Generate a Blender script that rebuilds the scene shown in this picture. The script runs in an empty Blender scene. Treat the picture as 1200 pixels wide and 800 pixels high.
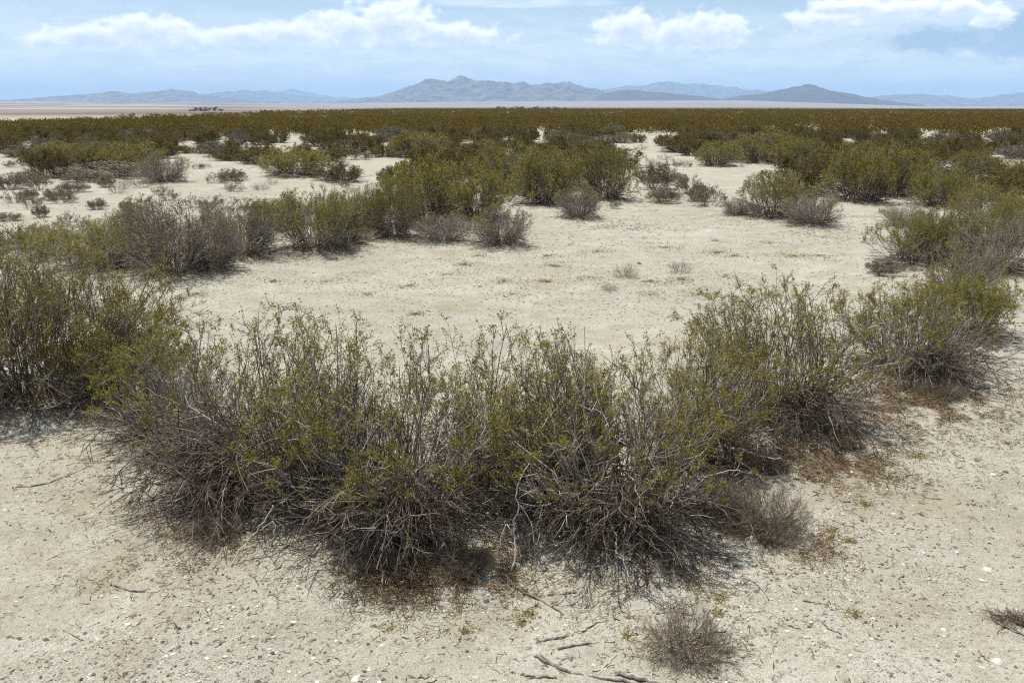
import bpy, math
import numpy as np
from mathutils import Vector

R = math.radians
sc = bpy.context.scene
col = sc.collection
rng = np.random.default_rng(7)

# ------------------------------------------------------------------ camera
F_PX, CX, CY = 1039.0, 600.0, 400.0          # focal length in photo pixels (1200 x 800)
PITCH = math.atan((400 - 127) / F_PX)
EYE = 1.65
cam_data = bpy.data.cameras.new('camera')
cam = bpy.data.objects.new('camera', cam_data)
col.objects.link(cam)
cam_data.sensor_width = 36
cam_data.lens = 36 * F_PX / 1200
cam_data.clip_start = 0.05
cam_data.clip_end = 200000
cam.location = (0, 0, EYE)
cam.rotation_euler = (R(90) - PITCH, 0, 0)
sc.camera = cam

def pix_dir(px, py):
    x = (px - CX) / F_PX
    y = (CY - py) / F_PX
    return np.array([x, math.cos(PITCH) + y * math.sin(PITCH), -math.sin(PITCH) + y * math.cos(PITCH)])

def to_pix(x, y, z):
    z = z - EYE
    dep = y * math.cos(PITCH) - z * math.sin(PITCH)
    up = y * math.sin(PITCH) + z * math.cos(PITCH)
    return CX + F_PX * x / dep, CY - F_PX * up / dep

# ------------------------------------------------------------------ helpers
def tag(o, label=None, cat=None, group=None, kind=None):
    if label: o['label'] = label
    if cat: o['category'] = cat
    if group: o['group'] = group
    if kind: o['kind'] = kind
    return o

def mesh_np(name, verts, faces, smooth=True):
    """verts (n,3), faces (f,k) with one k"""
    me = bpy.data.meshes.new(name)
    verts = np.ascontiguousarray(verts, dtype=np.float32)
    faces = np.ascontiguousarray(faces, dtype=np.int32)
    f, k = faces.shape
    me.vertices.add(len(verts))
    me.vertices.foreach_set('co', verts.ravel())
    me.loops.add(f * k)
    me.loops.foreach_set('vertex_index', faces.ravel())
    me.polygons.add(f)
    me.polygons.foreach_set('loop_start', np.arange(0, f * k, k, dtype=np.int32))
    me.polygons.foreach_set('loop_total', np.full(f, k, dtype=np.int32))
    me.polygons.foreach_set('use_smooth', np.full(f, smooth, dtype=bool))
    me.update(calc_edges=True)
    return me

def link(name, me, mat, parent=None, loc=(0, 0, 0)):
    o = bpy.data.objects.new(name, me)
    if mat and not me.materials:
        me.materials.append(mat)
    col.objects.link(o)
    o.location = loc
    if parent: o.parent = parent
    return o

def empty(name, loc, rz=0.0):
    o = bpy.data.objects.new(name, None)
    o.empty_display_size = 0.1
    col.objects.link(o)
    o.location = loc
    o.rotation_euler = (0, 0, rz)
    return o

def copy_thing(root):
    c = root.copy(); col.objects.link(c)
    for ch in list(root.children):
        d = ch.copy(); col.objects.link(d); d.parent = c
    return c

def norm(v):
    return v / np.maximum(np.linalg.norm(v, axis=-1, keepdims=True), 1e-9)

# value noise -------------------------------------------------------
def _h(ix, iy, seed):
    n = (ix.astype(np.int64) * 374761393 + iy.astype(np.int64) * 668265263 + seed * 1274126177) & 0xFFFFFFFF
    n = ((n ^ (n >> 13)) * 1103515245) & 0xFFFFFFFF
    n = ((n ^ (n >> 16)) * 2246822519) & 0xFFFFFFFF
    return ((n ^ (n >> 15)) & 0xFFFFFF) / float(0xFFFFFF)

def vnoise(x, y, seed=0):
    ix, iy = np.floor(x), np.floor(y)
    fx, fy = x - ix, y - iy
    fx = fx * fx * (3 - 2 * fx); fy = fy * fy * (3 - 2 * fy)
    a = _h(ix, iy, seed); b = _h(ix + 1, iy, seed); c = _h(ix, iy + 1, seed); d = _h(ix + 1, iy + 1, seed)
    return (a + (b - a) * fx) * (1 - fy) + (c + (d - c) * fx) * fy

def fbm(x, y, seed=0, octv=4):
    s, a, t = 0, 0.5, 0
    for k in range(octv):
        s = s + a * vnoise(x, y, seed + k); t += a
        x, y, a = x * 2.03 + 11.3, y * 2.03 + 5.7, a * 0.5
    return s / t

def ridged(x, y, seed=0, octv=5):
    s, a, t = 0, 0.5, 0
    for k in range(octv):
        s = s + a * (1 - np.abs(2 * vnoise(x, y, seed + k) - 1)); t += a
        x, y, a = x * 2.03 + 3.1, y * 2.03 + 8.7, a * 0.52
    return s / t

def sstep(a, b, x):
    t = np.clip((x - a) / (b - a), 0, 1)
    return t * t * (3 - 2 * t)

# ------------------------------------------------------------------ terrain height
MOUNDS = []            # x, y, amplitude, sigma

def rise(x, y):
    r = np.sqrt(x * x + y * y)
    azp = np.degrees(np.arctan2(x, np.maximum(y, 1e-3)))
    el = np.interp(azp, [-90, -30, -20, -11, -4, 6, 14, 19, 24, 90],
                   [.0068, .0066, .0060, .0050, .0068, .0080, .0082, .0052, .0020, .0020])
    rr = np.minimum(r, 11000)
    return sstep(1200, 9000, r) * (rr * el)

def height(x, y):
    x = np.asarray(x, dtype=np.float64); y = np.asarray(y, dtype=np.float64)
    h = 0.06 * (fbm(x / 3.1, y / 3.1, 3, 3) - 0.5)
    near = np.exp(-((x * x + y * y) / 30.0 ** 2))
    h = h + near * (0.020 * (fbm(x / 0.22, y / 0.22, 41, 2) - 0.5) + 0.045 * (fbm(x / 0.55, y / 0.55, 21, 3) - 0.5) + 0.010 * (fbm(x / 0.12, y / 0.12, 31, 2) - 0.5))
    mm = 0.0
    for mx, my, a, s in MOUNDS:
        d2 = (x - mx) ** 2 + (y - my) ** 2
        mm = mm + a * np.exp(-d2 / (2 * s * s))
    h = h + .085 * (1 - np.exp(-mm / .085))          # neighbouring mounds run into one low swell
    h = h + rise(x, y)
    # gentle undulation far out
    r = np.sqrt(x * x + y * y)
    h = h + sstep(120, 900, r) * 1.2 * (fbm(x / 420, y / 420, 77, 2) - 0.62)
    return h

def at(px, py, full=True):
    d = pix_dir(px, py)
    z = 0.0
    for _ in range(8 if full else 1):
        t = (z - EYE) / d[2]
        p = d * t
        if full: z = float(height(p[0], p[1]))
    return np.array([p[0], p[1], z])

# ------------------------------------------------------------------ materials
def new_mat(name):
    m = bpy.data.materials.new(name)
    m.use_nodes = True
    nt = m.node_tree
    b = nt.nodes['Principled BSDF']
    b.inputs['Roughness'].default_value = 0.85
    b.inputs['Specular IOR Level'].default_value = 0.25
    return m, nt, b

def ramp(nt, stops, interp='LINEAR'):
    n = nt.nodes.new('ShaderNodeValToRGB')
    cr = n.color_ramp
    cr.interpolation = interp
    while len(cr.elements) > 1: cr.elements.remove(cr.elements[0])
    cr.elements[0].position = stops[0][0]; cr.elements[0].color = (*stops[0][1], 1)
    for p, c in stops[1:]:
        e = cr.elements.new(p); e.color = (*c, 1)
    return n

def island_mat(name, stops, rough=0.85, translucent=0.0, objvar=0.0):
    m, nt, b = new_mat(name)
    g = nt.nodes.new('ShaderNodeNewGeometry')
    r = ramp(nt, stops)
    nt.links.new(g.outputs['Random Per Island'], r.inputs[0])
    out = r.outputs[0]
    if objvar:
        oi = nt.nodes.new('ShaderNodeObjectInfo')
        hs = nt.nodes.new('ShaderNodeHueSaturation')
        mr = nt.nodes.new('ShaderNodeMapRange')
        mr.inputs['To Min'].default_value = 1 - objvar; mr.inputs['To Max'].default_value = 1 + objvar
        nt.links.new(oi.outputs['Random'], mr.inputs['Value'])
        nt.links.new(mr.outputs[0], hs.inputs['Value'])
        mh = nt.nodes.new('ShaderNodeMapRange')
        mh.inputs['To Min'].default_value = 0.5 - objvar * .05; mh.inputs['To Max'].default_value = 0.5 + objvar * .05
        ml = nt.nodes.new('ShaderNodeMath'); ml.operation = 'FRACT'
        mm = nt.nodes.new('ShaderNodeMath'); mm.operation = 'MULTIPLY'; mm.inputs[1].default_value = 7.31
        nt.links.new(oi.outputs['Random'], mm.inputs[0]); nt.links.new(mm.outputs[0], ml.inputs[0])
        nt.links.new(ml.outputs[0], mh.inputs['Value']); nt.links.new(mh.outputs[0], hs.inputs['Hue'])
        nt.links.new(out, hs.inputs['Color'])
        out = hs.outputs[0]
    nt.links.new(out, b.inputs['Base Color'])
    b.inputs['Roughness'].default_value = rough
    if translucent:
        tr = nt.nodes.new('ShaderNodeBsdfTranslucent')
        nt.links.new(out, tr.inputs['Color'])
        mx = nt.nodes.new('ShaderNodeMixShader')
        mx.inputs[0].default_value = translucent
        nt.links.new(b.outputs[0], mx.inputs[1]); nt.links.new(tr.outputs[0], mx.inputs[2])
        nt.links.new(mx.outputs[0], nt.nodes['Material Output'].inputs['Surface'])
    return m

M = {}
M['bark'] = island_mat('creosote_bark', [(0, (.065, .050, .038)), (.35, (.16, .132, .106)), (.7, (.29, .250, .215)), (.9, (.46, .41, .36)), (1, (.64, .59, .53))], .75, objvar=.12)
M['leaf'] = island_mat('creosote_leaves', [(0, (.110, .088, .012)), (.4, (.205, .174, .018)), (.75, (.290, .246, .028)), (.93, (.35, .300, .050)), (1, (.43, .38, .12))], .6, .45, objvar=.16)
M['leaf_far'] = island_mat('far_leaves', [(0, (.078, .055, .010)), (.5, (.118, .088, .017)), (1, (.158, .122, .028))], .95, .4, objvar=.14)
M['dead'] = island_mat('dead_twigs', [(0, (.042, .029, .020)), (.5, (.125, .092, .066)), (.85, (.25, .200, .155)), (.95, (.38, .33, .28)), (1, (.55, .50, .43))], .85, objvar=.1)
M['litter'] = island_mat('plant_litter', [(0, (.070, .042, .022)), (.5, (.17, .112, .060)), (.85, (.29, .210, .115)), (1, (.42, .34, .20))], .9)
M['brush'] = island_mat('dry_brush_twigs', [(0, (.085, .066, .045)), (.5, (.20, .160, .112)), (.9, (.34, .285, .205)), (1, (.50, .44, .34))], .85, objvar=.1)
M['greyleaf'] = island_mat('grey_shrub_leaves', [(0, (.090, .078, .046)), (.6, (.175, .155, .100)), (1, (.29, .26, .18))], .7, .2, objvar=.15)
M['straw'] = island_mat('dry_grass', [(0, (.16, .12, .04)), (.5, (.30, .24, .09)), (1, (.46, .40, .22))], .7, .2)
M['gravel'] = island_mat('gravel', [(0, (.085, .072, .058)), (.12, (.165, .140, .112)), (.36, (.29, .255, .205)), (.75, (.44, .40, .33)), (.94, (.58, .54, .46)), (1, (.72, .69, .62))], .8)
M['bleached'] = island_mat('bleached_wood', [(0, (.42, .38, .32)), (1, (.55, .50, .43))], .8)

def rock_mat(name, c1, c2, scale):
    m, nt, b = new_mat(name)
    tc = nt.nodes.new('ShaderNodeTexCoord')
    n = nt.nodes.new('ShaderNodeTexNoise'); n.inputs['Scale'].default_value = scale; n.inputs['Detail'].default_value = 6
    nt.links.new(tc.outputs['Object'], n.inputs['Vector'])
    r = ramp(nt, [(.3, c1), (.7, c2)])
    nt.links.new(n.outputs[0], r.inputs[0]); nt.links.new(r.outputs[0], b.inputs['Base Color'])
    bp = nt.nodes.new('ShaderNodeBump'); bp.inputs['Strength'].default_value = .8; bp.inputs['Distance'].default_value = .3 / scale
    nt.links.new(n.outputs[0], bp.inputs['Height']); nt.links.new(bp.outputs[0], b.inputs['Normal'])
    return m
M['stick'] = rock_mat('dead_wood', (.060, .046, .040), (.27, .235, .205), 45)
M['white_stone'] = rock_mat('white_stone', (.42, .39, .33), (.66, .63, .55), 40)
M['grey_stone'] = rock_mat('grey_stone', (.13, .12, .11), (.30, .28, .26), 60)
M['dark_stone'] = rock_mat('dark_stone', (.06, .052, .045), (.15, .13, .11), 50)
M['mountain'] = rock_mat('mountain_rock', (.015, .013, .016), (.20, .16, .13), .007)  # rock tones spread wide, painting in the contrast of sunlit and shaded facets
M['darkhill'] = rock_mat('dark_hill_rock', (.035, .027, .026), (.080, .062, .056), .006)
M['scrap'], _nt, _b = new_mat('white_scrap'); _b.inputs['Base Color'].default_value = (.82, .82, .80, 1); _b.inputs['Roughness'].default_value = .5

def ground_mat():
    m, nt, b = new_mat('desert_ground')
    L = nt.links.new
    def N(t, **kw):
        n = nt.nodes.new(t)
        for k, v in kw.items(): setattr(n, k, v)
        return n
    tc = N('ShaderNodeTexCoord')
    P = tc.outputs['Object']
    def noise(scale, detail=4, rough=.55):
        n = N('ShaderNodeTexNoise'); n.inputs['Scale'].default_value = scale; n.inputs['Detail'].default_value = detail
        n.inputs['Roughness'].default_value = rough; L(P, n.inputs['Vector']); return n.outputs[0]
    def mix(f, a, bb, mode='MIX'):
        n = N('ShaderNodeMix', data_type='RGBA', blend_type=mode)
        if isinstance(f, float): n.inputs[0].default_value = f
        else: L(f, n.inputs[0])
        for v, i in ((a, 6), (bb, 7)):
            if isinstance(v, tuple): n.inputs[i].default_value = (*v, 1)
            else: L(v, n.inputs[i])
        return n.outputs[2]
    def mapr(v, a, bb, c=0.0, d=1.0, smooth=True):
        n = N('ShaderNodeMapRange'); n.interpolation_type = 'SMOOTHSTEP' if smooth else 'LINEAR'
        L(v, n.inputs[0]); n.inputs[1].default_value = a; n.inputs[2].default_value = bb
        n.inputs[3].default_value = c; n.inputs[4].default_value = d
        return n.outputs[0]
    def math_(op, a, bb=None):
        n = N('ShaderNodeMath', operation=op)
        for v, i in ((a, 0), (bb, 1)):
            if v is None: continue
            if isinstance(v, (int, float)): n.inputs[i].default_value = v
            else: L(v, n.inputs[i])
        return n.outputs[0]
    big = noise(.45, 5); mid = noise(3.2, 5); fine = noise(38, 5, .65); grain = noise(210, 3, .7)
    sand = ramp(nt, [(.32, (.258, .240, .184)), (.5, (.368, .352, .284)), (.66, (.476, .464, .392))])
    L(math_('ADD', math_('MULTIPLY', big, .5), math_('MULTIPLY', mid, .5)), sand.inputs[0])
    c = mix(mapr(fine, .44, .70), sand.outputs[0], mix(.8, sand.outputs[0], (.245, .210, .150)))
    c = mix(math_('MULTIPLY', mapr(grain, .52, .68), .75), c, (.58, .53, .44))
    c = mix(math_('MULTIPLY', mapr(grain, .48, .34), .75), c, (.15, .125, .095))
    # gravelly and dirty patches
    v = N('ShaderNodeTexVoronoi'); v.inputs['Scale'].default_value = 75; L(P, v.inputs['Vector'])
    vr = ramp(nt, [(0, (.14, .12, .105)), (.4, (.33, .29, .235)), (.8, (.46, .42, .35)), (1, (.60, .56, .49))])
    sep = N('ShaderNodeSeparateColor'); L(v.outputs['Color'], sep.inputs[0]); L(sep.outputs[0], vr.inputs[0])
    gm = math_('MULTIPLY', mapr(noise(1.1, 4), .46, .62), mapr(v.outputs['Distance'], .42, .18))
    c = mix(math_('MULTIPLY', gm, .8), c, vr.outputs[0])
    c = mix(math_('MULTIPLY', mapr(noise(.9, 7, .72), .49, .66), .55), c, (.255, .210, .135))
    # regional cover with distance
    sx = N('ShaderNodeSeparateXYZ'); L(P, sx.inputs[0])
    ln = N('ShaderNodeVectorMath', operation='LENGTH'); L(P, ln.inputs[0]); r = ln.outputs['Value']
    az = math_('ARCTAN2', sx.outputs[0], sx.outputs[1])
    farn = noise(.012, 5); vfar = noise(.0014, 5)
    pink = ramp(nt, [(.40, (.13, .105, .085)), (.5, (.24, .195, .170)), (.6, (.36, .305, .265))]); L(vfar, pink.inputs[0])
    fan = ramp(nt, [(.3, (.23, .195, .180)), (.7, (.31, .270, .250))]); L(vfar, fan.inputs[0])
    scrub = ramp(nt, [(.35, (.060, .050, .014)), (.62, (.105, .086, .026)), (.8, (.22, .18, .09))]); L(farn, scrub.inputs[0])
    c = mix(mapr(r, 60., 160.), c, mix(.25, c, (.36, .29, .21)))
    right = mapr(az, -.30, -.10)                       # scrub cover goes on in the middle and on the right
    c = mix(math_('MULTIPLY', mapr(r, 350., 700.), right), c, scrub.outputs[0])
    c = mix(math_('MULTIPLY', mapr(r, 130., 330.), mapr(az, -.10, -.30)), c, pink.outputs[0])
    c = mix(mapr(r, 2200., 4200.), c, mix(mapr(az, -.32, -.12), pink.outputs[0], fan.outputs[0]))
    L(c, b.inputs['Base Color'])
    b.inputs['Roughness'].default_value = .95; b.inputs['Specular IOR Level'].default_value = .1
    hsum = math_('ADD', math_('ADD', math_('MULTIPLY', noise(9, 4), .022), math_('MULTIPLY', fine, .012)), math_('ADD', math_('MULTIPLY', grain, .0035), math_('MULTIPLY', math_('MULTIPLY', gm, mapr(v.outputs['Distance'], .5, 0.)), .006)))
    nearm = mapr(r, 60., 6.)
    bp = N('ShaderNodeBump'); bp.inputs['Distance'].default_value = 1.0
    L(math_('MULTIPLY', nearm, .8), bp.inputs['Strength'])
    L(hsum, bp.inputs['Height']); L(bp.outputs[0], b.inputs['Normal'])
    return m
M['ground'] = ground_mat()

# ------------------------------------------------------------------ twig / leaf generators
def tubes(pts, r0, r1, sides=3):
    """pts (N,P,3), radii at start/end (N,) -> verts, quads"""
    n, p, _ = pts.shape
    tan = np.empty_like(pts)
    tan[:, 1:-1] = pts[:, 2:] - pts[:, :-2]; tan[:, 0] = pts[:, 1] - pts[:, 0]; tan[:, -1] = pts[:, -1] - pts[:, -2]
    tan = norm(tan)
    ref = np.array([.31, .52, .21])
    u = norm(np.cross(tan, ref)); v = np.cross(tan, u)
    t = np.linspace(0, 1, p)[None, :]
    r = (np.asarray(r0)[:, None] * (1 - t) + np.asarray(r1)[:, None] * t)[:, :, None, None]
    a = np.arange(sides) * 2 * np.pi / sides
    ring = u[:, :, None, :] * np.cos(a)[None, None, :, None] + v[:, :, None, :] * np.sin(a)[None, None, :, None]
    V = (pts[:, :, None, :] + ring * r).reshape(-1, 3)
    i = np.arange(n)[:, None, None] * (p * sides); j = np.arange(p - 1)[None, :, None] * sides; k = np.arange(sides)[None, None, :]
    k2 = (k + 1) % sides
    a0 = i + j + k; a1 = i + j + k2
    Q = np.stack([a0, a1, a1 + sides, a0 + sides], -1).reshape(-1, 4)
    return V, Q

def join(parts):
    vs, fs, o = [], [], 0
    for v, f in parts:
        vs.append(v); fs.append(f + o); o += len(v)
    return np.concatenate(vs), np.concatenate(fs)

def paths(rg, start, dirs, length, npts, jit, up):
    """random curved polylines"""
    n = len(start)
    out = np.empty((n, npts, 3)); out[:, 0] = start
    d = norm(dirs); st = (length / (npts - 1))[:, None]
    for k in range(1, npts):
        d = norm(d + rg.normal(0, jit, (n, 3)) + np.array([0, 0, up]))
        out[:, k] = out[:, k - 1] + d * st
    return out

def children(rg, pts, kper, tmin, tmax, amin, amax, lmin, lmax, npts, jit, up):
    n, p, _ = pts.shape
    idx = np.repeat(np.arange(n), kper)
    t = rg.uniform(tmin, tmax, len(idx)) ** 0.9
    f = t * (p - 1); i0 = np.minimum(f.astype(int), p - 2); w = (f - i0)[:, None]
    a, b = pts[idx, i0], pts[idx, i0 + 1]
    pos = a + (b - a) * w
    tan = norm(b - a)
    rnd = rg.normal(0, 1, (len(idx), 3))
    perp = norm(rnd - (rnd * tan).sum(-1, keepdims=True) * tan)
    ang = np.radians(rg.uniform(amin, amax, len(idx)))[:, None]
    plen = np.linalg.norm(np.diff(pts, axis=1), axis=-1).sum(1)[idx]
    ln = plen * rg.uniform(lmin, lmax, len(idx)) * (1.15 - 0.6 * t)
    d = tan * np.cos(ang) + perp * np.sin(ang)
    return paths(rg, pos, d, ln, npts, jit, up), idx, t

def leaves(rg, pos, size, asp=.5, up=.35):
    n = len(pos)
    d = norm(rg.normal(0, 1, (n, 3)) + np.array([0, 0, up]))
    r = rg.normal(0, 1, (n, 3)); s = norm(np.cross(d, r))
    l = size * rg.uniform(.6, 1.35, n)[:, None]
    V = np.stack([pos, pos + d * l * .55 + s * l * asp * .5, pos + d * l, pos + d * l * .5 - s * l * asp * .5], 1)
    return V.reshape(-1, 3), np.arange(n * 4).reshape(-1, 4)

def creosote(seed, H, RX, RY=None, stems=44, sec=8, ter=6, leafn=7, leaf=.010, tw=1.0, green=1.0, lean=(0, 0), leafstart=.42, tilt=62, asp=.5, ter_pts=3, lowz=.12):
    """returns (branch mesh data, leaf mesh data)"""
    rg = np.random.default_rng(seed)
    RY = RY or RX
    az = rg.uniform(0, 2 * np.pi, stems)
    th = np.radians(tilt) * np.sqrt(rg.uniform(0.0, 1, stems))
    rr = .22 * np.sqrt(rg.uniform(0, 1, stems))
    start = np.stack([np.cos(az) * RX * rr, np.sin(az) * RY * rr, np.full(stems, -.03)], -1)
    ca, sa = np.cos(az), np.sin(az)
    dirs = np.stack([ca * np.sin(th), sa * np.sin(th), np.cos(th)], -1)
    # length so that the tip reaches an uneven dome
    lump = .84 + .22 * rg.uniform(0, 1, stems) + .12 * np.sin(az * 3 + seed)
    ex = np.sqrt((np.sin(th) ** 2) * ((ca / RX) ** 2 + (sa / RY) ** 2) + (np.cos(th) / H) ** 2)
    ln = lump / np.maximum(ex, 1e-3) * .92
    dirs = dirs + np.array([lean[0], lean[1], 0])
    S = paths(rg, start, dirs, ln, 8, .13, .075)
    sr = rg.uniform(.0032, .0062, stems) * tw * (H / .9) ** .5
    S2, i2, t2 = children(rg, S, sec, .14, .97, 16, 48, .28, .55, 5, .15, .09)
    r2 = sr[i2] * (.62 - .25 * t2)
    S3, i3, t3 = children(rg, S2, ter, .2, 1.0, 15, 50, .30, .62, ter_pts, .16, .07)
    r3 = r2[i3] * .62
    for A in (S, S2, S3):                            # shoots that leave the crown are drawn back towards its outline
        e = np.sqrt((A[..., 0] / RX) ** 2 + (A[..., 1] / RY) ** 2 + (A[..., 2] / H) ** 2)
        f = np.where(e > .95, (.95 + .45 * (e - .95)) / np.maximum(e, .1), 1.0)
        A *= f[..., None]
    for A in (S2, S3):
        A[..., 2] = np.maximum(A[..., 2], .012)
    B = join([tubes(S, sr, sr * .35), tubes(S2, r2, r2 * .45), tubes(S3, r3, r3 * .5)])
    # leaves along the outer twigs
    zt = S3[:, -1, 2] / H
    rad = np.sqrt((S3[:, -1, 0] / RX) ** 2 + (S3[:, -1, 1] / RY) ** 2)
    out = np.sqrt(np.clip(zt, 0, 2) ** 2 + (rad * .75) ** 2)
    patch = fbm(S3[:, -1, 0] * 5 + 40 + seed, S3[:, -1, 1] * 5 + S3[:, -1, 2] * 4 + 40, seed, 2)
    pr = sstep(leafstart, leafstart + .45, out) * sstep(lowz, lowz + .3, zt) * (.35 + 1.2 * sstep(.3, .7, patch)) * green
    keep = np.nonzero(rg.uniform(0, 1, len(S3)) < pr)[0]
    k = np.repeat(keep, leafn)
    t = rg.uniform(.15, 1.05, len(k))[:, None]
    p = ter_pts
    f = np.clip(t[:, 0], 0, .999) * (p - 1); i0 = f.astype(int); w = (f - i0)[:, None]
    pos = S3[k, i0] * (1 - w) + S3[k, i0 + 1] * w + rg.normal(0, leaf * .5, (len(k), 3))
    Lf = leaves(rg, pos, leaf, asp)
    return B, Lf

def skirt(seed, H, RX, RY, n=120, tw=1.0, bias=None, drop=.0):
    """low dead twigs that spread out and down to the ground"""
    rg = np.random.default_rng(seed + 1000)
    az = rg.uniform(0, 2 * np.pi, n)
    if bias is not None:
        m = rg.uniform(0, 1, n) < .65
        az[m] = bias + rg.normal(0, .75, m.sum())
    start = np.stack([np.cos(az) * RX * rg.uniform(.0, .35, n), np.sin(az) * RY * rg.uniform(0, .35, n), rg.uniform(.02, .25, n) * H], -1)
    az2 = az + rg.normal(0, .35, n)
    d = np.stack([np.cos(az2), np.sin(az2), rg.uniform(-.15, .45, n)], -1)
    ln = rg.uniform(.30, 1.0, n) * (RX + RY) * .5 * 1.05
    A = paths(rg, start, d, ln, 8, .20, -.075)
    A2, i2, t2 = children(rg, A, 6, .1, 1, 18, 55, .22, .50, 4, .14, -.03)
    A3, i3, t3 = children(rg, A2, 3, .2, 1, 18, 60, .3, .6, 3, .15, 0)
    fl = -.02 - drop * 1.0
    rad = np.sqrt((A2[..., 0] / RX) ** 2 + (A2[..., 1] / RY) ** 2)
    for X in (A, A2, A3):
        rad = np.clip(np.sqrt((X[..., 0] / RX) ** 2 + (X[..., 1] / RY) ** 2), 0, 1.4)
        X[..., 2] = np.maximum(X[..., 2], .008 - drop * rad ** 1.3)
    r = rg.uniform(.0014, .0040, n) * tw
    r2 = r[i2] * .6; r3 = r2[i3] * .65
    return join([tubes(A, r, r * .4), tubes(A2, r2, r2 * .45), tubes(A3, r3, r3 * .5)])

# ------------------------------------------------------------------ the bushes we can point at
# px, py of the base centre, py of the top, half width in px, options, label
HERO = [
 (45, 470, 284, 185, dict(green=2.8, stems=120, leafn=22, leafstart=.12, skirt=90, bias=R(280)), 'big dense olive green creosote bush cut by the left edge of the photo'),
 (142, 482, 326, 78, dict(green=2.4, stems=64, leafstart=.2, skirt=40, bias=R(280)), 'leafy green bush joining the big left edge bush to the front clump'),
 (205, 525, 374, 85, dict(green=1.1, stems=46), 'sparse grey stemmed bush between the big left edge bush and the front clump'),
 (308, 585, 345, 128, dict(green=1.3, stems=46, skirt=300, bias=R(215), lean=(-.04, 0)), 'wispy grey bush ending the front clump at left, dead branches sprawling onto sand'),
 (475, 628, 366, 125, dict(green=1.7, stems=74, skirt=210, bias=R(262)), 'tall twiggy bush left of centre in the front clump over a dark undercut base'),
 (392, 606, 374, 92, dict(green=1.4, stems=56, skirt=90, bias=R(250)), 'brownish thin topped bush wedged between the two left bushes of the front clump'),
 (650, 606, 392, 80, dict(green=1.4, stems=50, skirt=50, bias=R(265)), 'short sparse bush filling the gap left of the broad twiggy bush'),
 (592, 590, 384, 85, dict(green=1.6, stems=60, skirt=120, bias=R(270)), 'narrow middle bush of the front clump behind the bleached forked branch'),
 (715, 625, 362, 132, dict(green=1.7, stems=76, skirt=180, bias=R(275)), 'broad twiggy bush right of centre in the front clump with a dark brown base'),
 (820, 540, 365, 88, dict(green=1.6, stems=56, skirt=100, bias=R(280)), 'green tipped bush between the front clump and the rounded bush to its right'),
 (910, 496, 326, 122, dict(green=2.0, stems=74, skirt=130, bias=R(285)), 'rounded green topped bush right of the front clump with bare dead sticks under it'),
 (1060, 440, 336, 100, dict(green=.9, stems=80, skirt=150, bias=R(310)), 'low spreading grey twigged bush with reddish brown litter fanning from its right foot'),
 (1130, 396, 310, 66, dict(green=2.2, stems=60, leafstart=.25), 'leafy green bush leaning over the right end of the low spreading grey bush'),
]
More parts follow.
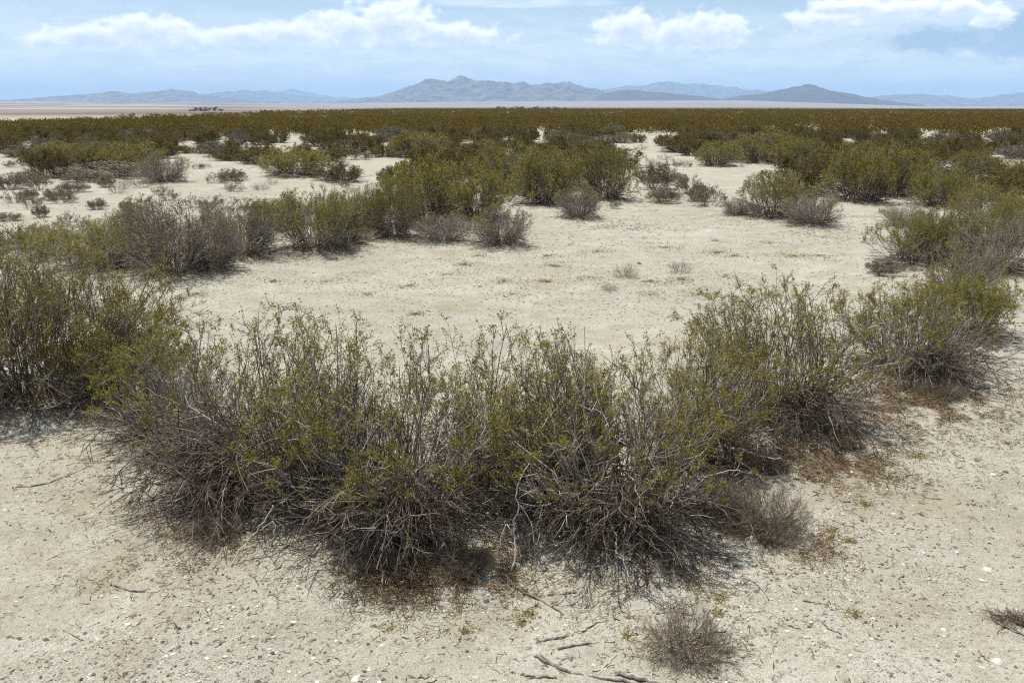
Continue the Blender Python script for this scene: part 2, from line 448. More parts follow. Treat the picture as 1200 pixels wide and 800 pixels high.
NEAR = [
 (1068, 312, 246, 62, 0, 'open grey green bush at the right border of the pale clearing'),
 (1165, 322, 240, 62, 1, 'bare forking grey bush near the right edge behind the leafy green one'),
 (118, 318, 256, 82, 0, 'green topped bush just behind the big bush at the left edge'),
 (206, 326, 222, 82, 1, 'ash grey twiggy bush with dark base behind the left bushes'),
 (288, 304, 232, 68, 1, 'whitish stemmed bush right of the ash grey twiggy bush'),
 (372, 296, 216, 66, 0, 'olive bush with brown litter at its foot on the left border of the clearing'),
 (330, 268, 228, 50, 0, 'bush half hidden behind the whitish stemmed bush'),
 (62, 304, 262, 56, 0, 'dusty olive bush behind the big left edge bush, left of the green topped one'),
 (164, 304, 240, 56, 1, 'pale grey bush between the green topped bush and the ash grey twiggy bush'),
 (250, 322, 250, 46, 1, 'low grey bush at the front left of the whitish stemmed bush'),
 (408, 286, 222, 44, 0, 'olive grey bush right of the one with brown litter at its foot'),
 (462, 282, 200, 46, 0, 'tall olive grey bush left of the far corner of the clearing'),
 (1112, 312, 236, 58, 0, 'dense grey olive bush between the open grey green bush and the bare forking bush'),
 (1126, 356, 272, 58, 1, 'twiggy grey bush directly behind the leafy green leaning bush'),
 (1188, 290, 226, 50, 0, 'olive bush at the right edge behind the bare forking bush'),
 (425, 272, 212, 44, 1, 'small grey twigged bush at the far left corner of the clearing'),
 (500, 266, 178, 58, 2, 'tall olive bush behind the top left corner of the clearing'),
 (555, 258, 186, 52, 2, 'olive bush behind the grey twiggy one at the clearing corner'),
 (588, 290, 238, 50, 1, 'low grey twiggy bush standing forward at the clearing corner'),
 (520, 286, 246, 46, 1, 'low grey bush left of the forward grey twiggy bush'),
 (678, 258, 214, 40, 1, 'small dark based bush with reddish litter to its right at the clearing back'),
 (640, 240, 168, 56, 2, 'broad olive bush behind the small dark based one'),
 (708, 236, 166, 42, 2, 'upright olive bush with a dark foot right of the broad olive bush'),
 (598, 226, 160, 50, 2, 'deep olive bush at the back of the middle bush group'),
 (862, 256, 232, 26, 1, 'small grey brown bush at the left of the right hand bush row'),
 (905, 258, 196, 50, 0, 'grey olive bush at the back right of the clearing with bare stems'),
 (952, 268, 222, 46, 1, 'low brown grey bush in front at the back right of the clearing'),
 (1003, 238, 164, 46, 2, 'dark green bush standing tallest in the right middle distance'),
 (1052, 232, 166, 52, 2, 'wide green bush right of the tallest right middle bush'),
 (1098, 242, 190, 44, 2, 'olive grey bush beyond the open grey green bush'),
 (1158, 266, 212, 60, 0, 'grey olive bush at the right behind the bare forking bush'),
 (1062, 268, 238, 40, 1, 'flat olive bush directly behind the open grey green bush'),
 (1140, 206, 172, 30, 2, 'small dark bush alone on the sandy patch far right'),
 (1192, 225, 186, 36, 2, 'dark olive bush cut by the right edge in the middle distance'),
 (194, 215, 178, 40, 1, 'silvery grey bush on the far side of the left sandy patch'),
 (158, 200, 162, 46, 2, 'olive bush with pale stems behind the silvery grey bush'),
 (112, 199, 164, 44, 2, 'brown olive bush above the left sandy patch'),
 (72, 198, 164, 36, 2, 'dark green bush with a pale bare foot above the left sandy patch'),
 (345, 208, 168, 52, 2, 'brown olive bush at the left end of the central scrub'),
 (490, 185, 152, 46, 2, 'dark brown bush behind a pale sandy gap left of centre'),
 (895, 192, 150, 52, 2, 'wide brown olive bush in the middle distance right of centre'),
 (840, 196, 162, 30, 2, 'narrow dark bush left of the wide brown olive bush'),
 (938, 198, 160, 40, 2, 'olive brown bush right of the wide brown olive bush'),
]
# small grey-leaved shrubs: px, py, height px, half width px, label
SMALL = [
 (12, 222, 22, 26, 'round grey brown shrub cut by the left edge on the left sandy patch'),
 (40, 214, 14, 24, 'low olive shrub at the upper left of the left sandy patch'),
 (100, 213, 15, 28, 'pale olive shrub in the row along the back of the left sandy patch'),
 (124, 220, 16, 14, 'small rounded grey shrub right of the pale olive row'),
 (86, 226, 14, 22, 'low grey shrub in the middle of the left sandy patch'),
 (66, 234, 14, 17, 'flat grey shrub lower in the left sandy patch'),
 (114, 245, 14, 13, 'isolated dark grey shrub on bare sand of the left patch'),
 (148, 246, 11, 10, 'faint grey tuft right of the isolated dark grey shrub'),
 (36, 234, 15, 11, 'little grey green shrub near the left edge of the left sandy patch'),
 (48, 254, 14, 12, 'olive tuft at the front of the left sandy patch'),
 (8, 258, 10, 20, 'brown low tuft at the front left edge of the left sandy patch'),
 (18, 292, 24, 28, 'grey green shrub low at the left edge behind the big bush'),
 (272, 212, 16, 20, 'small brown shrub between the left and central scrub'),
 (305, 222, 10, 14, 'flat dry shrub on sand before the central scrub'),
 (410, 182, 10, 14, 'round tan shrub on the pale gap left of centre'),
 (768, 222, 34, 28, 'rounded straw coloured shrub right of the upright olive bush'),
 (778, 238, 20, 24, 'dark little shrub below the rounded straw coloured shrub'),
 (820, 236, 22, 20, 'small grey shrub between the straw coloured shrub and the right bush row'),
 (733, 323, 15, 19, 'small dry grey shrub in the middle of the clearing, beside a dark stone'),
 (796, 319, 17, 18, 'dry grey tuft in the clearing right of the one beside a dark stone'),
 (714, 341, 9, 13, 'tiny dry tuft nearest the front clump in the clearing'),
 (1036, 322, 18, 26, 'low dark shrub at the left foot of the open grey green bush'),
]
DRY = [
 (806, 768, 72, 68, 'leafless brown twiggy bush alone on sand in the bottom foreground'),
 (895, 630, 84, 62, 'golden brown dry brush at the right foot of the front clump'),
 (835, 612, 66, 52, 'dark dry brush tucked between the front clump and the golden brush'),
 (890, 556, 34, 36, 'brown fuzzy dry mat under the bare sticks of the rounded green bush'),
 (545, 676, 40, 52, 'reddish brown dry mat in the undercut left of the white zigzag branch'),
 (448, 680, 40, 40, 'dark brown dry mat at the lowest foot of the front clump'),
 (255, 640, 26, 46, 'thin brown dry mat below the sprawling dead branches at the left'),
 (1095, 466, 26, 40, 'rust brown dry mat in the litter fan of the low spreading bush'),
 (1182, 728, 34, 26, 'withered low plant at the right edge of the foreground'),
]

def bush_pos(px, py):
    return at(px, py, full=False)

spots = []
for px, py, top, hw, o, lab in HERO:
    p = bush_pos(px, py); Rm = hw / F_PX * np.linalg.norm(p - [0, 0, EYE])
    MOUNDS.append((p[0], p[1], .09, max(.28, Rm * .55)))
for px, py, top, hw, k, lab in NEAR:
    p = bush_pos(px, py); Rm = hw / F_PX * np.linalg.norm(p - [0, 0, EYE])
    MOUNDS.append((p[0], p[1], .07, Rm * .6))

def size_at(px, py, top, hw):
    p = bush_pos(px, py)
    z = float(height(p[0], p[1]))
    d = pix_dir(px, top); ztop = EYE + d[2] / d[1] * p[1]
    depth = p[1] * math.cos(PITCH) + (EYE - z) * math.sin(PITCH)
    return np.array([p[0], p[1], z]), max(ztop - z, .08), hw / F_PX * depth

LIT = []        # places that carry plant litter: x, y, radius, weight
for n, (px, py, top, hw, o, lab) in enumerate(HERO):
    o = dict(o); p, H, Rm = size_at(px, py, top, hw)
    sk = o.pop('skirt', 60); bias = o.pop('bias', None)
    Rm *= 1.12; H *= 1.10
    B, Lf = creosote(100 + n, H, Rm, max(Rm * .8, .42), **{**dict(sec=7, ter=5, leafn=18, leaf=.0088, tw=.96), **o})
    t = tag(empty('creosote_bush', p), lab, 'bush', 'creosote bushes of the near ring')
    link('branches', mesh_np('branches', *B), M['bark'], t)
    link('foliage', mesh_np('foliage', *Lf, smooth=False), M['leaf'], t)
    link('dead_twigs', mesh_np('dead_twigs', *skirt(100 + n, H, Rm * 1.05, max(Rm * .95, .45), sk, 1.0, bias, .10)), M['dead'], t)
    LIT.append((p[0], p[1], Rm, 1.0))

# prototypes for the middle distance: built once, then copied with their parts
def proto(seed, low=90, **o):
    B, Lf = creosote(seed, 1.0, .95, **o)
    K = skirt(seed, .8, .8, .8, low, o.get('tw', 1) * 1.5)
    return mesh_np('branches', *B), mesh_np('foliage', *Lf, smooth=False), mesh_np('dead_twigs', *K)
P_NEAR = {
 0: [proto(201, stems=70, sec=9, ter=5, leafn=8, leaf=.020, tw=1.15, green=1.3, leafstart=.3, lowz=.08), proto(202, stems=66, sec=9, ter=5, leafn=8, leaf=.020, tw=1.15, green=1.35, leafstart=.3, lowz=.08)],
 1: [proto(203, stems=76, sec=9, ter=5, leafn=6, leaf=.018, tw=1.3, green=.65, leafstart=.45), proto(204, stems=70, sec=9, ter=5, leafn=6, leaf=.018, tw=1.3, green=.6, leafstart=.45)],
 2: [proto(205, stems=60, sec=9, ter=5, leafn=8, leaf=.027, tw=1.5, green=1.5, leafstart=.2, lowz=.02, tilt=72), proto(206, stems=60, sec=9, ter=5, leafn=8, leaf=.027, tw=1.5, green=1.6, leafstart=.18, lowz=.02, tilt=72), proto(207, stems=56, sec=9, ter=5, leafn=8, leaf=.027, tw=1.5, green=1.4, leafstart=.22, lowz=.02, tilt=72)],
}
P_MID = [proto(220 + k, stems=40, sec=8, ter=4, leafn=6, leaf=.048, tw=1.9, green=1.35, leafstart=.15, lowz=.02, low=50, ter_pts=2, tilt=70) for k in range(7)]

def place(meshes, leafmat, p, H, Rm, rz, label, group, name='creosote_bush', flat=1.0):
    t = tag(empty(name, p, rz), label, 'bush', group)
    t.scale = (Rm / .95, Rm / .95 * flat, H)
    link('branches', meshes[0], M['bark'], t)
    link('foliage', meshes[1], leafmat, t)
    link('dead_twigs', meshes[2], M['dead'], t)
    return t

for n, (px, py, top, hw, k, lab) in enumerate(NEAR):
    p, H, Rm = size_at(px, py, top, hw); Rm *= .98
    ms = P_NEAR[k][n % len(P_NEAR[k])]
    place(ms, M['leaf'], p, H, Rm, rng.uniform(0, 6.28), lab, 'bushes round the clearing')
    LIT.append((p[0], p[1], Rm * .95, .5)); spots.append((p[0], p[1], Rm))

# small grey shrubs and dry brush
def greyshrub(seed, leafy, stems=60):
    B, Lf = creosote(seed, 1.0, .9, stems=stems, sec=7, ter=5, leafn=4, leaf=.05 if leafy else .02, tw=1.2, green=1.2 if leafy else .05, leafstart=.15, tilt=78)
    return mesh_np('branches', *B), mesh_np('foliage', *Lf, smooth=False)
gs = [greyshrub(301, True), greyshrub(302, True), greyshrub(303, False, 40)]
for n, (px, py, hp, hw, lab) in enumerate(SMALL):
    p, H, Rm = size_at(px, py, py - hp, hw)
    p[2] = float(height(p[0], p[1]))
    ms = gs[2] if 'dry' in lab else gs[n % 2]
    t = tag(empty('desert_shrub', p, rng.uniform(0, 6.28)), lab, 'shrub', 'small shrubs on bare sand')
    t.scale = (Rm / .9, Rm / .9, H)
    link('branches', ms[0], M['brush'], t); link('foliage', ms[1], M['greyleaf'], t)
    spots.append((p[0], p[1], Rm))
for n, (px, py, hp, hw, lab) in enumerate(DRY):
    p, H, Rm = size_at(px, py, py - hp, hw)
    p[2] = float(height(p[0], p[1]))
    B, _ = creosote(330 + n, H, Rm, Rm * .9, stems=(64, 110, 110, 110, 110, 110, 110, 110, 26)[n], sec=9, ter=6, leafn=1, leaf=.006, tw=.5, green=0.02, tilt=80)
    t = tag(empty('dry_bush', p), lab, 'dry bush', 'dry brush of the foreground')
    link('branches', mesh_np('branches', *B), M['brush'] if n != 2 else M['dead'], t)
    link('dead_twigs', mesh_np('dead_twigs', *skirt(330 + n, H, Rm * .95, Rm * .8, 40, .6, None, .02)), M['dead'], t)
    LIT.append((p[0], p[1], Rm * .9, .9))

# ------------------------------------------------------------------ the scrub belt: single bushes out to about 60 m
CLEAR = [(290, 224, 110, 12), (215, 186, 30, 6), (470, 160, 34, 3), (350, 160, 40, 3), (700, 166, 26, 4), (560, 172, 30, 5), (60, 240, 180, 32), (262, 205, 55, 9), (640, 340, 430, 84), (850, 262, 190, 32), (425, 203, 40, 8), (425, 160, 30, 4),
         (765, 190, 45, 16), (1105, 208, 32, 14), (1180, 195, 20, 6), (960, 215, 40, 8), (300, 175, 36, 5), (20, 200, 36, 9), (215, 172, 30, 4),
         (620, 158, 30, 3), (750, 160, 26, 4), (1000, 158, 30, 4), (870, 210, 26, 8)]
def in_clear(x, y):
    px, py = to_pix(x, y, 0.0)
    return any(((px - a) / c) ** 2 + ((py - b) / d) ** 2 < 1 for a, b, c, d in CLEAR)

def edge_dist(x, y):
    """how far the scrub reaches: it stops sooner on the left"""
    a = math.degrees(math.atan2(x, y))
    return float(np.interp(a, [-60, -31, -24, -17, -11, -6], [60, 80, 120, 210, 480, 1500]))

ZN = [(-99, 'far left'), (-17, 'left'), (-7, 'middle'), (5, 'right of centre'), (16, 'far right')]
def zone_label(x, y):
    a = math.degrees(math.atan2(x, y)); d = math.hypot(x, y)
    where = ['below the low hills at the left end', 'below the gap left of the mountain', 'below the jagged main mountain', 'below the pale range right of centre', 'below the dark domed hill', 'below the low range at the right end']
    k = int(np.digitize(a, [-20, -9, 2, 11, 20]))
    depth = 'front rank' if d < 27 else ('middle rank' if d < 42 else 'back rank')
    return "olive bush in the scrub belt's %s, %s" % (depth, where[k])

cnt = 0; tries = 0
while cnt < 330 and tries < 60000:
    tries += 1
    d = math.sqrt(rng.uniform(17 ** 2, 60 ** 2)); a = rng.uniform(R(-33.5), R(33.5))
    x, y = d * math.sin(a), d * math.cos(a)
    if d > edge_dist(x, y) or in_clear(x, y): continue
    if vnoise(np.array(x / 5.5), np.array(y / 5.5), 5) < .25: continue
    Rm = rng.uniform(.45, 1.2)
    if any((x - q[0]) ** 2 + (y - q[1]) ** 2 < ((Rm + q[2]) * .50) ** 2 for q in spots): continue
    spots.append((x, y, Rm))
    H = rng.uniform(.42, .85)
    lab = zone_label(x, y)
    bt = place(P_MID[cnt % 7], M['leaf_far'], (x, y, float(height(x, y)) - .02), H, Rm, rng.uniform(0, 6.28), lab, lab.replace('olive bush', 'bushes'), flat=rng.uniform(.8, 1.2))
    if rng.uniform() < .16:                          # a greyer, half dead plant now and then
        sl = [c for c in bt.children if c.name.startswith('foliage')]
        for c in sl:
            c.material_slots[0].link = 'OBJECT'; c.material_slots[0].material = M['greyleaf']
    LIT.append((x, y, Rm, .12))
    cnt += 1
print('belt bushes', cnt)

LITTLE = [((0, 430), (196, 282), 46, 'one of many little grey brown shrubs dotted over the left sandy strip', 'little shrubs on the left sandy strip'),
          ((690, 840), (176, 245), 20, 'one of the little grey shrubs in the sandy gap right of the middle bushes', 'little shrubs in the middle sandy gap'),
          ((1080, 1200), (180, 230), 14, 'one of the little olive shrubs on the sandy patch at the far right', 'little shrubs at the far right'),
          ((380, 700), (150, 200), 14, 'one of the little shrubs in the pale gaps behind the middle bushes', 'little shrubs behind the middle bushes')]
gl = [greyshrub(310 + k, k != 3, 26) for k in range(4)]
for (xa, xb), (ya, yb), n, lab, grp in LITTLE:
    k = t_ = 0
    while k < n and t_ < 3000:
        t_ += 1
        p = at(rng.uniform(xa, xb), ya + (yb - ya) * rng.uniform(0, 1) ** 1.3)
        Rm = rng.uniform(.12, .42)
        if any((p[0] - q[0]) ** 2 + (p[1] - q[1]) ** 2 < (Rm + q[2] * .8) ** 2 for q in spots): continue
        spots.append((p[0], p[1], Rm)); ms = gl[k % 4]
        t = tag(empty('desert_shrub', p, rng.uniform(0, 6.28)), lab, 'shrub', grp)
        t.scale = (Rm / .9, Rm / .9, Rm * rng.uniform(.7, 1.1))
        link('branches', ms[0], M['brush'], t); link('foliage', ms[1], M['greyleaf'], t)
        k += 1

# beyond 60 m the scrub reads as one mass
def far_scrub():
    rg = np.random.default_rng(91)
    parts = []
    def clumps(n, d0, d1, rmin, rmax, hmin, hmax, nl, ls, power=2.0, half=40):
        d = (rg.uniform(d0 ** power, d1 ** power, n)) ** (1 / power); a = rg.uniform(R(-half), R(half), n)
        x, y = d * np.sin(a), d * np.cos(a)
        ed = np.array([edge_dist(i, j) for i, j in zip(x, y)])
        k = (d < ed * rg.uniform(.86, 1.05, n)) & (vnoise(x / 9, y / 9, 6) > .30)
        x, y, d = x[k], y[k], d[k]; n = len(x)
        Rr = rg.uniform(rmin, rmax, n); H = rg.uniform(hmin, hmax, n)
        z = height(x, y)
        ii = np.repeat(np.arange(n), nl)
        aa = rg.uniform(0, 2 * np.pi, len(ii)); zz = rg.uniform(.05, 1, len(ii)) ** .8
        rr = np.sqrt(rg.uniform(.1, 1, len(ii))) * (.55 + .6 * zz) * np.sqrt(np.maximum(1.05 - zz ** 3, .05))
        pos = np.stack([x[ii] + np.cos(aa) * rr * Rr[ii], y[ii] + np.sin(aa) * rr * Rr[ii], z[ii] + zz * H[ii]], -1)
        parts.append(leaves(rg, pos, ls, .55, .9))
    clumps(3900, 58, 110, .5, 1.2, .40, .85, 130, .125)
    clumps(4800, 105, 260, .7, 1.6, .40, .95, 70, .21)
    clumps(7500, 250, 1500, 1.6, 4.6, .5, 1.15, 44, .55, power=1.2)
    return join(parts)
fs = link('scrub', mesh_np('scrub', *far_scrub(), smooth=False), M['leaf_far'])
tag(fs, 'olive brown scrub running as one dark band to the foot of the mountains', 'scrub', kind='stuff')

# ------------------------------------------------------------------ ground sheet
def graded(near_a, near_b, step, growth, lo, hi):
    mid = np.arange(near_a, near_b + step * .5, step)
    def side(lim, s0):
        o, s, t = [], step, s0
        while t < lim:
            s *= growth; t += s; o.append(t)
        return np.array(o)
    up = mid[-1] + side(hi - mid[-1], 0); dn = mid[0] - side(mid[0] - lo, 0)
    return np.concatenate([dn[::-1], mid, up])
gx = graded(-3.8, 3.8, .028, 1.04, -45000, 45000)
gy = graded(1.6, 6.6, .028, 1.035, -300, 45000)
X, Y = np.meshgrid(gx, gy)
Z = height(X.ravel(), Y.ravel())
nx, ny = len(gx), len(gy)
V = np.stack([X.ravel(), Y.ravel(), Z], -1)
ii = (np.arange(ny - 1)[:, None] * nx + np.arange(nx - 1)[None, :]).ravel()
Q = np.stack([ii, ii + 1, ii + nx + 1, ii + nx], -1)
g = link('ground', mesh_np('ground', V, Q), M['ground'])
tag(g, 'pale sandy desert ground with gravel and bare patches', 'ground', kind='structure')

# ------------------------------------------------------------------ litter, gravel, dry grass (uncountable)
def ground_pts(xy, dz=0.0):
    return np.stack([xy[:, 0], xy[:, 1], height(xy[:, 0], xy[:, 1]) + dz], -1)

def litter():
    rg = np.random.default_rng(55)
    xy, ln, rad, lift = [], [], [], []
    for x, y, r, w in LIT:
        d = math.hypot(x, y)
        n = int(2600 * w * r * r / .2 / (1 + (d / 6) ** 2)) if d < 20 else int(60 * w)
        n = min(n, 6500)
        rr = np.abs(rg.normal(0, .62, n)) * r * 1.05; aa = rg.uniform(0, 6.283, n)
        # the wind has pushed it a little to the right
        xy.append(np.stack([x + .10 * r + np.cos(aa) * rr * 1.1, y - .05 * r + np.sin(aa) * rr], -1))
        s = min(1 + d / 16, 3)
        ln.append(rg.uniform(.008, .034, n) * s); rad.append(rg.uniform(.0007, .0016, n) * s); lift.append(np.abs(rg.normal(0, .018, n)) * np.exp(-(rr / r) ** 2))
    for px, py, rx, n in ((1105, 462, 45, 7000), (1070, 478, 60, 5000), (985, 540, 60, 3500), (900, 545, 50, 4000), (730, 266, 40, 900), (1010, 520, 50, 1500), (945, 640, 40, 1500), (470, 672, 50, 4200), (560, 668, 50, 3200), (720, 610, 40, 2500), (400, 290, 40, 900), (760, 680, 90, 2500), (230, 615, 100, 2500), (970, 275, 50, 600)):
        p = at(px, py); s = rx / F_PX * np.linalg.norm(p - [0, 0, EYE])
        q = p[:2] + rg.normal(0, .5, (n, 2)) * s * (1 + .5 * np.abs(rg.normal(0, 1, (n, 1)))); d = np.linalg.norm(p)
        q = q[fbm(q[:, 0] / .11, q[:, 1] / .11, 17, 3) + rg.normal(0, .08, n) > .47]; n = len(q); xy.append(q)
        sc_ = min(1 + d / 16, 3)
        ln.append(rg.uniform(.008, .036, n) * sc_); rad.append(rg.uniform(.0006, .0014, n) * sc_); lift.append(np.abs(rg.normal(0, .012, n)))
    n = 17000                                       # crumbs of debris over the open sand
    d = 2 + 17 * rg.uniform(0, 1, n) ** 1.2; a = rg.uniform(R(-36), R(36), n)
    q = np.stack([d * np.sin(a), d * np.cos(a)], -1)
    q = q[(fbm(q[:, 0] / 1.3 + 7, q[:, 1] / 1.3, 83, 4) + rg.normal(0, .06, n)) > .53]; n = len(q); d = np.linalg.norm(q, axis=1)
    xy.append(q); ln.append(rg.uniform(.006, .03, n) * (1 + d / 14)); rad.append(rg.uniform(.0006, .0015, n) * (1 + d / 8)); lift.append(np.zeros(n))
    xy = np.concatenate(xy); ln = np.concatenate(ln); rad = np.concatenate(rad); lift = np.concatenate(lift)
    p = ground_pts(xy, .002); p[:, 2] += lift
    a = rg.uniform(0, 6.283, len(p))
    d = np.stack([np.cos(a), np.sin(a), rg.normal(0, .18, len(p))], -1)
    m = p + d * (ln * .5)[:, None] + rg.normal(0, .12, (len(p), 3)) * ln[:, None]
    m[:, 2] = np.maximum(m[:, 2], height(m[:, 0], m[:, 1]) + .001)
    e = p + d * ln[:, None]
    e[:, 2] = np.maximum(e[:, 2], height(e[:, 0], e[:, 1]) + .001)
    return tubes(np.stack([p, m, e], 1), rad, rad * .6)
tag(link('plant_litter', mesh_np('plant_litter', *litter()), M['litter']), 'fine brown twig and leaf litter lying under the bushes', 'litter', kind='stuff')

OCT = np.array([[1, 0, 0], [0, 1, 0], [-1, 0, 0], [0, -1, 0], [0, 0, 1], [0, 0, -1]], float)
OF = np.array([[0, 1, 4], [1, 2, 4], [2, 3, 4], [3, 0, 4], [1, 0, 5], [2, 1, 5], [3, 2, 5], [0, 3, 5]])
def gravel():
    rg = np.random.default_rng(56)
    n = 150000
    d = 1.9 + 7.5 * rg.uniform(0, 1, n) ** 1.9; a = rg.uniform(R(-37), R(37), n)
    xy = np.stack([d * np.sin(a), d * np.cos(a)], -1)
    px, py = to_pix(xy[:, 0], xy[:, 1], 0.0)
    dens = .22 + .9 * sstep(.42, .66, fbm(xy[:, 0] / .9, xy[:, 1] / .9, 61, 3))
    dens += .45 * np.exp(-((px - 1040) / 190) ** 2 - ((py - 690) / 110) ** 2)
    xy = xy[rg.uniform(0, 1, n) < dens]; n = len(xy)
    s = .0011 + .0062 * rg.uniform(0, 1, n) ** 4.0
    s *= np.where(rg.uniform(0, 1, n) < .003, 1.6, 1.0)
    sc3 = np.stack([rg.uniform(.7, 1.5, n), rg.uniform(.7, 1.3, n), rg.uniform(.4, .8, n)], -1) * s[:, None]
    off = OCT[None] * (1 + rg.uniform(-.3, .3, (n, 6, 1))) + rg.normal(0, .12, (n, 6, 3))
    off = off * sc3[:, None, :]
    t = rg.uniform(0, 6.283, n); c, s_ = np.cos(t)[:, None], np.sin(t)[:, None]
    ox = off[..., 0] * c - off[..., 1] * s_; oy = off[..., 0] * s_ + off[..., 1] * c
    off = np.stack([ox, oy, off[..., 2]], -1)
    V = ground_pts(xy)[:, None, :] + off; V[..., 2] += (sc3[:, 2] * .35)[:, None]
    F = (OF[None] + (np.arange(n) * 6)[:, None, None]).reshape(-1, 3)
    return V.reshape(-1, 3), F
tag(link('gravel', mesh_np('gravel', *gravel(), smooth=False), M['gravel']), 'fine mixed gravel scattered over the sand', 'gravel', kind='stuff')

def dry_grass():
    rg = np.random.default_rng(57)
    spots_ = [(480, 335, 14), (487, 368, 10), (545, 310, 16), (650, 312, 10), (540, 715, 18), (610, 730, 14), (545, 740, 8), (455, 737, 20), (640, 330, 9), (860, 300, 22), (975, 622, 8), (996, 634, 7), (845, 702, 10), (840, 718, 6), (1075, 535, 7), (760, 330, 20), (800, 328, 12), (1040, 560, 6), (930, 300, 16), (700, 640, 12), (1000, 720, 8), (320, 330, 14), (520, 322, 40), (600, 345, 40), (430, 345, 30), (690, 325, 36), (760, 345, 40), (850, 325, 34), (900, 285, 40), (960, 300, 30), (780, 290, 34), (640, 300, 30), (560, 300, 24), (380, 330, 30), (620, 720, 8), (735, 745, 12), (700, 295, 30), (590, 330, 25), (470, 670, 10), (1180, 520, 12), (840, 296, 14), (230, 345, 16), (820, 345, 18), (1012, 590, 6)]
    xy = []; ln = []
    for px, py, r in spots_:
        p = at(px, py); s = r / F_PX * np.linalg.norm(p - [0, 0, EYE]); n = 130 if py > 400 else 260
        xy.append(p[:2] + rg.normal(0, 1.0, (n, 2)) * s * np.abs(rg.normal(0, 1, (n, 1)))); ln.append(rg.uniform(.006, .020, n) * min(2, 1 + np.linalg.norm(p) / 12))
    # sparse blades everywhere near
    n = 1500
    d = 2 + 14 * rg.uniform(0, 1, n) ** 1.3; a = rg.uniform(R(-36), R(36), n)
    q = np.stack([d * np.sin(a), d * np.cos(a)], -1); k = fbm(q[:, 0] / .5, q[:, 1] / .5, 71, 3) > .55
    xy.append(q[k]); ln.append(rg.uniform(.006, .02, k.sum()))
    xy = np.concatenate(xy); ln = np.concatenate(ln)
    p = ground_pts(xy, -.001)
    dr = norm(rg.normal(0, 1, (len(p), 3)) * [1, 1, .5] + [0, 0, .35]); dr[:, 2] = np.abs(dr[:, 2])
    A = np.stack([p, p + dr * (ln * .6)[:, None], p + dr * ln[:, None] + np.array([0, 0, -.15]) * ln[:, None]], 1)
    r = np.full(len(p), .0011) * (1 + np.linalg.norm(xy, axis=1) / 8)
    return tubes(A, r, r * .5)
tag(link('dry_grass', mesh_np('dry_grass', *dry_grass()), M['straw']), 'yellow dry grass blades low on the sand', 'grass', kind='stuff')

# ------------------------------------------------------------------ sticks lying on the sand
def stick_mesh(pts, r0, r1, sides=6, forks=(), wob=.0012):
    def smooth(P_):
        P_ = np.array(P_, float)
        for _ in range(2):
            q = [P_[0]]
            for a, b in zip(P_[:-1], P_[1:]): q += [a * .75 + b * .25, a * .25 + b * .75]
            q.append(P_[-1]); P_ = np.array(q)
        return P_
    parts = []
    for pl, a, b in [(pts, r0, r1)] + list(forks):
        S = smooth(pl)
        S = S + rng.normal(0, wob, S.shape)
        V, Q = tubes(S[None], np.array([a]), np.array([b]), sides)
        n = len(S)
        # close both ends
        V = np.concatenate([V, S[:1], S[-1:]]); c0, c1 = len(V) - 2, len(V) - 1
        cap = []
        for k in range(0, sides, 2):
            cap.append([c0, (k + 2) % sides, k + 1, k]); e = (n - 1) * sides
            cap.append([c1, e + k, e + k + 1, e + (k + 2) % sides])
        parts.append((V, np.concatenate([Q, np.array(cap)])))
    return join(parts)

